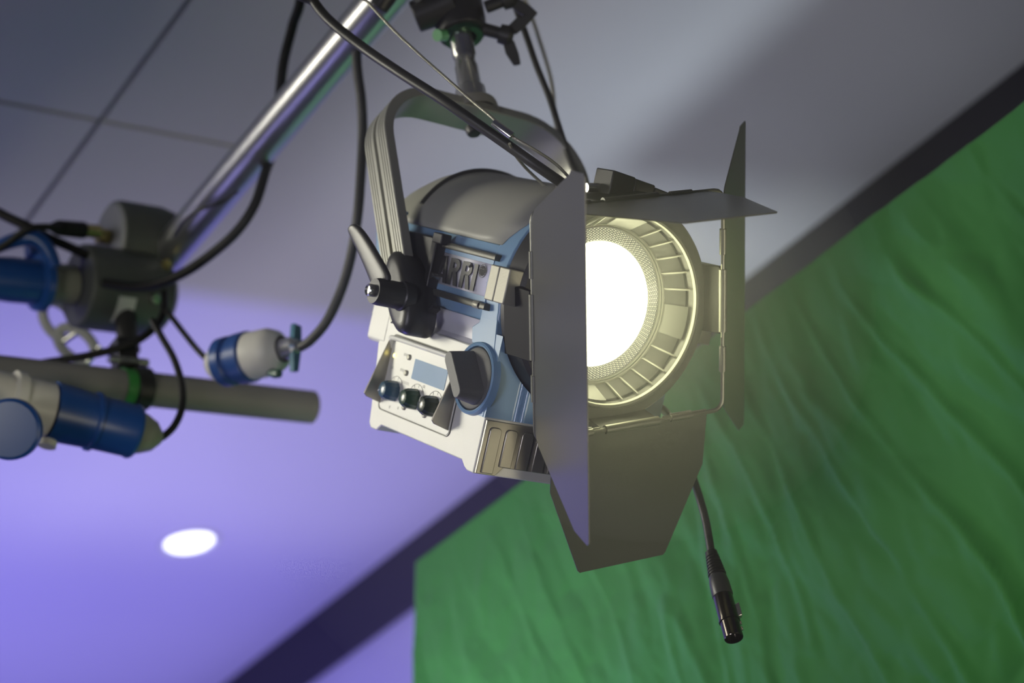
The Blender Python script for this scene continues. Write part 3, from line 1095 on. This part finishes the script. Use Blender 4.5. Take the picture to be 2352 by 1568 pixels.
wing(t, rx * 0.024 + ry * 0.006, rx * 0.9 - ry * 0.25, 'wing_screw')
wing(t, rx * 0.028 + ry * 0.032, rx * 0.9 + ry * 0.35, 'wing_screw')
MB().cyl(rx * -0.022 - ry * 0.004 + rz * 0.012, rx * -0.031 - ry * 0.006 + rz * 0.024, 0.0075, 20).build('indicator_button', mat('green_button', (0.12, 0.40, 0.16), 0.3), cbx)
# jaw round the pipe
c = MB()
pc = Vector((PXX, top.y, PZ_)) - top
c.lathe([(0.031, -0.025), (0.045, -0.025), (0.045, 0.025), (0.031, 0.025)], pc, Y, 32)
c.box((pc.x * 0.5, 0, 0.090), (0.05, 0.05, 0.03))
c.build('jaw', M_black, t, bevel=0.001)
for (a, b, r1, r2) in (((-0.060, 0.020), (-0.012, 0.040), 0.020, 0.024), ((-0.105, 0.03), (-0.085, 0.065), 0.012, 0.016)):
    p0 = rx * a[0] + ry * a[1]
    p1 = rx * b[0] + ry * b[1]
    MB().cyl(p0, p1, r1, 20, r2).build('clamp_knob', M_black, t, bevel=0.002)
MB().cyl(rx * -0.055 + ry * 0.04 + rz * 0.01, rx * -0.055 + ry * 0.04 + rz * 0.028, 0.006, 20).build('bolt', M_steel, t)

# ------------------------------------------------------------------ pipes
PR = 0.0285
MBp = MB()
t = tag(MB().lathe([(PR - 0.003, 0), (PR, 0), (PR, 1.73), (PR - 0.003, 1.73)], (PXX, 0.62, PZ_), Y, 48).build('scaffold_pipe', M_pipe), 'shiny aluminium pipe sloping across the picture above the studio light', 'pipe')
P2Y, P2Z, P2R = 2.225, 2.81, 0.0245
t = tag(MB().lathe([(P2R - 0.003, 0), (P2R, 0), (P2R, 1.9), (P2R - 0.003, 1.9)], (-0.44, P2Y, P2Z), X, 48).build('crossbar_pipe', M_pipe2), 'dull grey pipe with an open end below the round fittings', 'pipe')
tp = at(277, 886, 2.82)
t2 = tag(MB().lathe([(P2R + 0.0005, -0.018), (P2R + 0.0018, -0.018), (P2R + 0.0018, 0.018), (P2R + 0.0005, 0.018)], (tp.x, P2Y, P2Z), X, 40).build('green_tape', M_green), 'band of green tape round the dull grey pipe', 'tape')

# round fittings joining the pipes
dc = Vector((1.275, 2.33, PZ_))
d1 = at(252, 545, 3.0)
t = thing('pipe_swivel', 'upper grey round fitting where the shiny pipe ends', 'pipe fitting', T(d1))
c = MB()
c.disc_cyl((0, 0, 0), X, [(0.0, 0.0), (0.052, 0.0), (0.056, 0.003), (0.058, 0.010), (0.058, 0.075), (0.052, 0.098), (0.040, 0.105), (0, 0.105)], 48)
dr = c.build('drum', M_cast, t)
MB().disc_cyl((-0.0006, 0, 0), X, [(0, -0.001), (0.050, -0.001), (0.054, 0.002)], 48).build('face_plate', M_face, t)
lb = MB()
for k in range(6):
    pass
lb.lathe([(0.0585, 0.0), (0.0585, 0.026), (0.0590, 0.026), (0.0590, 0.0)], (0.033, 0, 0), X, 10, up=(0, -0.35, -0.94), a0=-0.32, a1=0.32)
lb.build('sticker', M_white, t)
MB().disc_cyl((-0.02, 0, 0), X, [(0, 0), (0.012, 0), (0.012, 0.02), (0.016, 0.021)], 20).build('socket', M_brass, t)

d2 = at(178, 655, 2.93)
t = thing('pipe_swivel', 'lower grey round fitting between the two pipes', 'pipe fitting', T(d2))
c = MB()
c.disc_cyl((0, 0, 0), X, [(0.0, 0.0), (0.058, 0.0), (0.062, 0.003), (0.063, 0.012), (0.063, 0.105), (0.055, 0.132), (0.038, 0.145), (0, 0.148)], 48)
c.build('drum', M_cast, t)
lb = MB()
lb.lathe([(0.0632, 0.0), (0.0632, 0.028), (0.0637, 0.028), (0.0637, 0.0)], (0.040, 0, 0), X, 10, up=(0, -0.5, -0.86), a0=-0.35, a1=0.35)
lb.build('sticker', M_white, t)
MB().cyl((0.060, -0.02, -0.05), (0.060, -0.02, -0.115), 0.016, 24).build('stem', M_black, t)
MB().disc_cyl((0.118, -0.05, 0.02), (0.2, -1, 0), [(0, 0.014), (0.008, 0.013), (0.009, 0)], 16).build('bolt', M_brass, t)
MB().disc_cyl((0.095, -0.045, -0.035), (0.1, -0.9, -0.5), [(0, 0.014), (0.008, 0.013), (0.009, 0)], 16).build('bolt', M_steel, t)

# bracket on the crossbar
sb0 = at(262, 820, 2.83)
t = thing('pipe_bracket', 'small black bracket standing on the dull pipe beside the green tape', 'bracket', T((sb0.x, P2Y, P2Z)))
c = MB()
c.lathe([(P2R + 0.0002, -0.012), (P2R + 0.006, -0.012), (P2R + 0.006, 0.012), (P2R + 0.0002, 0.012)], (0.018, 0, 0), X, 32)
c.box((0, 0, P2R + 0.026), (0.030, 0.030, 0.045))
c.build('saddle', M_black, t, bevel=0.002)
MB().cyl((-0.03, -0.01, P2R + 0.012), (0.03, -0.01, P2R + 0.012), 0.006, 16).build('screw', M_steel, t)

# safety shackles behind the lower fitting, bows coloured white for their glints
for i, (u, v, ang, lab) in enumerate(((135, 735, 0.6, 'upper white shackle under the lower round fitting'), (175, 790, 0.9, 'lower white shackle under the lower round fitting'))):
    p = at(u, v, 3.0)
    t = thing('shackle', lab, 'shackle', T(p))
    c = MB()
    a_ = rx * math.cos(ang) + ry * math.sin(ang)
    b_ = rx * -math.sin(ang) + ry * math.cos(ang)
    pts = [a_ * (0.020 * math.cos(q)) + b_ * (0.032 * math.sin(q)) for q in [math.radians(x_) for x_ in range(-60, 241, 20)]]
    c.tube(pts, 0.008, 10, 2)
    c.build('bow', M_white, t)
    MB().cyl(a_ * -0.02 - b_ * 0.030, a_ * 0.02 - b_ * 0.030, 0.0055, 12).build('pin', M_steel, t)


# ------------------------------------------------------------------ blue and cream mains connectors
def frame_axis(p0, p1):
    p0, p1 = Vector(p0), Vector(p1)
    z = (p1 - p0).normalized()
    x = z.cross(Vector((0, 0, 1))).normalized()
    y = z.cross(x)
    return Matrix([[x[i], y[i], z[i], p0[i]] for i in range(3)] + [[0, 0, 0, 1]]), (p1 - p0).length


# inline connector
M_, Ln = frame_axis(at(488, 838, 2.70), at(700, 790, 2.62))
t = thing('mains_connector', 'blue and cream connector joining two cables in mid air', 'connector', M_)
s = Ln
MB().disc_cyl((0, 0, 0), Z, [(0, 0), (0.018, 0.0), (0.026, 0.010 ), (0.030, 0.022), (0, 0.022)], 32).build('cable_boot', M_ceewhite, t)
MB().disc_cyl((0, 0, 0), Z, [(0.030, 0.018), (0.0335, 0.020), (0.0340, 0.034), (0.0300, 0.037), (0.0300, 0.044), (0.0345, 0.047), (0.0350, 0.066), (0.031, 0.069), (0.031, 0.074)], 40).build('coupling_ring', M_ceeblue, t)
c = MB()
c.disc_cyl((0, 0, 0), Z, [(0.0, 0.070), (0.0325, 0.070), (0.0325, 0.100), (0.0270, 0.114), (0.0200, 0.119), (0.0185, 0.120), (0.0185, 0.122)], 36)
hs = c.build('connector_shell', M_ceewhite, t)
MB().disc_cyl((0, 0, 0), Z, [(0.0, 0.112), (0.0150, 0.112), (0.0135, 0.142), (0.008, 0.146), (0, 0.146)], 28).build('cable_gland', M_gloss_silver, t)
c = MB()
c.tube([(0.0, 0.026, 0.10), (0.004, 0.034, 0.112), (0.006, 0.036, 0.122)], 0.006, 10, 4)
c.build('latch', mat('dark_green_plastic', (0.03, 0.10, 0.06), 0.4), t)
c = MB()
c.prism([(-0.030, -0.008), (0.0, -0.010), (0.034, -0.006), (0.036, 0.004), (0.0, 0.008), (-0.030, 0.006)], (0, 0, 0.138), Y, X, Z, 0, 0.007)
c.build('retaining_flap', mat('teal_plastic', (0.02, 0.16, 0.24), 0.4), t)

# left edge connector running into the lower fitting
M_, Ln = frame_axis(at(165, 655, 2.93), at(-130, 628, 2.80))
t = thing('mains_connector', 'grey and dark blue connector plugged into the lower round fitting', 'connector', M_)
MB().disc_cyl((0, 0, 0), Z, [(0, 0), (0.030, 0.0), (0.031, 0.050), (0, 0.050)], 32).build('plug_body', M_ceegrey, t)
MB().disc_cyl((0, 0, 0), Z, [(0.030, 0.044), (0.043, 0.046), (0.042, 0.056), (0.033, 0.060), (0.033, 0.100), (0.028, 0.16), (0, 0.165)], 36).build('coupling_ring', M_ceeblue, t)
c = MB()
c.prism([(-0.045, -0.010), (-0.065, -0.006), (-0.065, 0.006), (-0.045, 0.010)], (0, 0, 0.050), Y, X, Z, -0.003, 0.012)
c.build('locking_tab', M_ceeblue, t)
# its open lid
pts = [at(u, v, 2.85) for u, v in ((-20, 575), (20, 556), (70, 545), (100, 560), (118, 590), (128, 612))]
MB(M_.inverted()).tube(pts, 0.010, 12, 5, rad=lambda q: 0.008 + 0.004 * math.sin(q * PI)).build('hinged_lid', M_ceeblue, t)

# lower left connector chain
M_, Ln = frame_axis(at(365, 1005, 2.62), at(-60, 900, 2.50))
t = thing('mains_connector', 'large blue connector with grey cable end hanging under the dull pipe', 'connector', M_)
MB().disc_cyl((0, 0, 0), Z, [(0, -0.004), (0.008, -0.003), (0.020, 0.008), (0.027, 0.024), (0.030, 0.036), (0, 0.036)], 32).build('cable_boot', M_ceegrey, t)
MB().disc_cyl((0, 0, 0), Z, [(0, 0.034), (0.035, 0.034), (0.0365, 0.038), (0.0350, 0.042), (0.0355, 0.088), (0.039, 0.090), (0.039, 0.094), (0.036, 0.097), (0.039, 0.150), (0, 0.150)], 40).build('connector_shell', M_ceeblue, t)
MB().disc_cyl((0, 0, 0), Z, [(0, 0.150), (0.033, 0.150), (0.036, 0.153), (0.036, 0.190), (0.040, 0.192), (0.040, 0.204), (0.034, 0.208), (0.034, 0.245), (0, 0.246)], 40).build('socket_body', M_ceewhite, t)
MB().disc_cyl((0.0, 0.044, 0.150), (0.2, 1, 0.1), [(0, 0), (0.012, 0.0), (0.012, 0.008), (0, 0.009)], 16).build('latch', M_ceewhite, t)
cc_ = at(25, 985, 2.44)
MB(M_.inverted()).disc_cyl((cc_.x, cc_.y, cc_.z), rz, [(0, -0.012), (0.034, -0.012), (0.038, -0.006), (0.038, 0.006), (0.034, 0.009), (0, 0.010)], 40).build('connector_cap', M_ceeblue, t)


# ------------------------------------------------------------------ cables
def cable(name, pts, r, m, label, cat='cable', group=None, smooth=8, start=None, end=None):
    P_ = [at(*p) for p in pts]
    if start == 'ceiling':
        P_ = [Vector((P_[0].x, P_[0].y, CZ - 0.003)), Vector((P_[0].x, P_[0].y, P_[0].z * 0.5 + CZ * 0.5))] + P_
    elif start:
        P_ = [Vector(start)] + P_
    if end:
        P_ = P_ + [MBODY @ Vector(end)]
    c = MB()
    c.tube(P_, r, 14, smooth)
    return tag(c.build(name, m, angle=60), label, cat, group)


cable('power_cable', [(690, -50, 2.30), (722, 5, 2.29), (760, 50, 2.27), (835, 110, 2.24), (920, 168, 2.20), (1010, 225, 2.165), (1075, 270, 2.15), (1150, 322, 2.14), (1225, 375, 2.13), (1290, 420, 2.14), (1335, 452, 2.18)], 0.0058, M_rubber2,
      'thick black cable crossing in front of the yoke', start=(1.26, 1.44, 3.085), end=(-0.04, 0.112, -0.10))
cable('safety_wire', [(815, -30, 2.27), (845, 5, 2.26), (900, 65, 2.24), (960, 122, 2.215), (1020, 175, 2.18), (1080, 228, 2.15), (1128, 268, 2.13), (1175, 312, 2.12), (1225, 342, 2.12), (1268, 370, 2.13), (1300, 400, 2.14), (1330, 440, 2.17), (1300, 462, 2.2), (1268, 440, 2.19), (1222, 400, 2.18), (1190, 365, 2.15), (1170, 330, 2.125)], 0.0017, M_wire,
      'thin twisted steel safety wire looped in front of the black cable', 'wire', start=(1.262, 1.50, 3.085))
p0, p1 = at(1134, 280, 2.118), at(1176, 312, 2.112)
M_, Ln = frame_axis(p0, p1)
t = thing('wire_ferrule', 'silver crimped sleeve on the thin safety wire', 'ferrule', M_)
MB().lathe([(0.0012, 0), (0.0046, 0), (0.0050, 0.002), (0.0050, Ln - 0.002), (0.0046, Ln), (0.0012, Ln)], (0, 0, 0), Z, 20, sx=0.7).build('sleeve', M_steel, t)
cable('black_cable', [(1165, -30, 2.55), (1185, 20, 2.54), (1208, 80, 2.52), (1232, 150, 2.5), (1262, 225, 2.48), (1283, 290, 2.46), (1310, 370, 2.44), (1340, 450, 2.40)], 0.0042, M_rubber2, 'black cable dropping behind the right bend of the yoke', start='ceiling', end=(0.06, 0.09, -0.26))
cable('beige_wire', [(1196, -30, 2.68), (1215, 20, 2.68), (1245, 110, 2.66), (1265, 180, 2.65), (1273, 240, 2.64), (1280, 310, 2.62), (1300, 380, 2.6)], 0.0026, M_wire, 'thin beige wire beside the black cable right of the spigot', 'wire', start='ceiling', end=(0.07, 0.07, -0.32))
cable('hanging_cable', [(818, 60, 2.62), (820, 150, 2.62), (830, 230, 2.62), (833, 310, 2.62), (829, 400, 2.61), (822, 490, 2.60), (808, 580, 2.60), (786, 660, 2.60), (752, 735, 2.60), (715, 780, 2.61), (690, 797, 2.62)], 0.0066, M_rubber2, 'black cable hanging from the shiny pipe to the blue and cream connector')
cable('looped_cable', [(690, -20, 2.78), (672, 60, 2.8), (650, 150, 2.82), (640, 250, 2.84), (628, 340, 2.86), (608, 400, 2.80), (585, 470, 2.78), (545, 530, 2.78), (490, 580, 2.80), (430, 622, 2.82), (370, 648, 2.84), (310, 658, 2.86), (240, 650, 2.88)], 0.0072, M_rubber,
      'black cable looping from the shiny pipe under the upper round fitting', start='ceiling')
cable('thin_cable', [(545, 440, 2.84), (515, 462, 2.78), (470, 478, 2.78), (425, 505, 2.82), (400, 540, 2.9)], 0.0022, M_rubber2, 'thin dark cable lying across the shiny pipe')
cable('thin_black_cable', [(378, 672, 2.85), (376, 715, 2.82), (355, 752, 2.80), (310, 785, 2.78), (240, 808, 2.77), (170, 822, 2.76), (100, 833, 2.76), (40, 845, 2.78), (-60, 850, 2.79)], 0.0055, M_rubber, 'black cable curling round the lower fitting to the left')
cable('thin_black_cable', [(372, 700, 2.84), (392, 725, 2.80), (425, 768, 2.76), (458, 808, 2.72), (495, 842, 2.70)], 0.0042, M_rubber, 'short black cable leading to the blue and cream connector')
cable('thin_black_cable', [(350, 735, 2.78), (372, 775, 2.76), (400, 825, 2.72), (418, 885, 2.68), (418, 935, 2.66), (402, 975, 2.64), (378, 1000, 2.63), (358, 1010, 2.62)], 0.0050, M_rubber, 'black cable bowing in front of the dull pipe to the large blue connector')
cable('thick_black_cable', [(-500, 330, 2.8), (-250, 390, 2.84), (-40, 472, 2.86), (20, 500, 2.86), (68, 522, 2.86), (110, 545, 2.88), (155, 565, 2.9), (210, 590, 2.92)], 0.0072, M_rubber, 'black cable coming in at the left edge towards the round fittings')
cable('thick_black_cable', [(-420, 900, 2.7), (-200, 760, 2.8), (-40, 600, 2.84), (15, 560, 2.84), (62, 527, 2.83), (100, 521, 2.84), (140, 524, 2.86)], 0.0052, M_rubber, 'black cable rising from the left edge to the small plug')
M_, Ln = frame_axis(at(120, 522, 2.86), at(238, 533, 2.93))
t = thing('small_plug', 'small black plug pushed into the upper round fitting', 'plug', M_)
MB().disc_cyl((0, 0, 0), Z, [(0, 0), (0.007, 0), (0.0115, 0.010), (0.0125, 0.055), (0, 0.056)], 24).build('plug_boot', M_rubber, t)
MB().disc_cyl((0, 0, 0), Z, [(0, 0.054), (0.010, 0.054), (0.010, 0.082), (0, 0.083)], 24).build('plug_sleeve', M_brass, t)

# data cable with its connector dangling under the light
xp = [(1520, 938, 2.23), (1548, 975, 2.27), (1570, 1030, 2.28), (1588, 1085, 2.28), (1606, 1140, 2.25), (1622, 1200, 2.23), (1634, 1270, 2.205)]
t = thing('data_cable', 'black cable with a round metal connector dangling below the right of the light', 'cable', T(at(*xp[-1])))
o_ = at(*xp[-1])
c = MB()
c.tube([MBODY @ Vector((0.100, -0.10, -0.05)) - o_] + [at(*p) - o_ for p in xp], 0.0045, 16, 8)
c.build('lead', M_rubber2, t)
end = at(1686, 1466, 2.13)
M_, Ln = frame_axis(Vector((0, 0, 0)), end - o_)
k = Ln / 0.0955
prof = [(0, -0.004)]
prof = [(0.0045, -0.001), (0.0068, -0.001), (0.0070, 0.003)]
z = 0.003
for i in range(7):
    r0 = 0.0070 + 0.00045 * i
    prof += [(r0 + 0.0004, z), (r0 + 0.0004, z + 0.0018), (r0 - 0.0006, z + 0.0020), (r0 - 0.0006, z + 0.0032)]
    z += 0.0034
prof += [(0.0100, z), (0.0098, z + 0.001)]
MB(M_).disc_cyl((0, 0, 0), Z, [(r, h * k) for r, h in prof], 32).build('strain_relief', M_rubber, t, angle=25)
z0_ = z
MB(M_).disc_cyl((0, 0, 0), Z, [(r, h * k) for r, h in [(0.0095, z0_), (0.0100, z0_ + 0.001), (0.0112, z0_ + 0.008), (0.0116, z0_ + 0.021), (0.0112, z0_ + 0.0225), (0.009, z0_ + 0.0225)]], 32).build('boot', M_plastic, t)
sh0 = z0_ + 0.022
MB(M_).disc_cyl((0, 0, 0), Z, [(r, h * k) for r, h in [(0.0106, sh0), (0.0109, sh0 + 0.001), (0.0109, sh0 + 0.026), (0.0116, sh0 + 0.0265), (0.0116, sh0 + 0.0285), (0.0104, sh0 + 0.029), (0.0104, 0.0950), (0.0100, 0.0955), (0.0088, 0.0955), (0.0086, 0.088), (0, 0.088)]], 48).build('connector_shell', M_chrome, t, angle=30)
lat = rx * 0.95 - ry * 0.15 + rz * 0.1
lat = (M_.inverted().to_3x3() @ lat)
lat.z = 0
lat.normalize()
wv = Vector((0, 0, 1)).cross(lat)
c = MB(M_)
c.prism([(0.0095, (sh0 + 0.012) * k), (0.0150, (sh0 + 0.010) * k), (0.0152, (sh0 + 0.024) * k), (0.0095, (sh0 + 0.025) * k)], (0, 0, 0), lat, Z, wv, -0.0035, 0.0035)
c.box(lat * 0.0108 + Vector((0, 0, (sh0 + 0.031) * k)), (0.004, 0.004, 0.004))
c.box(lat * 0.0108 + Vector((0, 0, (sh0 + 0.037) * k)), (0.0035, 0.0035, 0.004))
c.build('release_latch', M_steel, t, bevel=0.0006)

# ------------------------------------------------------------------ added haze for lens glare
# scatter spheres in place of lens bloom: denser near the lamp, thinner outside
hc = MBODY @ Vector((0.0, 0.0, 0.06))
for rad_, dens_ in ((0.23, 0.30), (0.46, 0.11)):
    hz = bpy.data.materials.new('glare_haze')
    hz.use_nodes = True
    nt = hz.node_tree
    nt.nodes.remove(nt.nodes['Principled BSDF'])
    vs_ = nt.nodes.new('ShaderNodeVolumeScatter')
    vs_.inputs['Density'].default_value = dens_
    vs_.inputs['Anisotropy'].default_value = 0.6
    vs_.inputs['Color'].default_value = (1, 1, 1, 1)
    nt.links.new(vs_.outputs['Volume'], nt.nodes['Material Output'].inputs['Volume'])
    c = MB()
    c.disc_cyl((hc.x, hc.y, hc.z), Z, [(rad_ * math.sin(math.radians(t_)), -rad_ * math.cos(math.radians(t_))) for t_ in range(0, 181, 6)], 48)
    tag(c.build('haze', hz), 'added haze standing in for lens glare round the lit lamp', 'haze', kind='stuff')
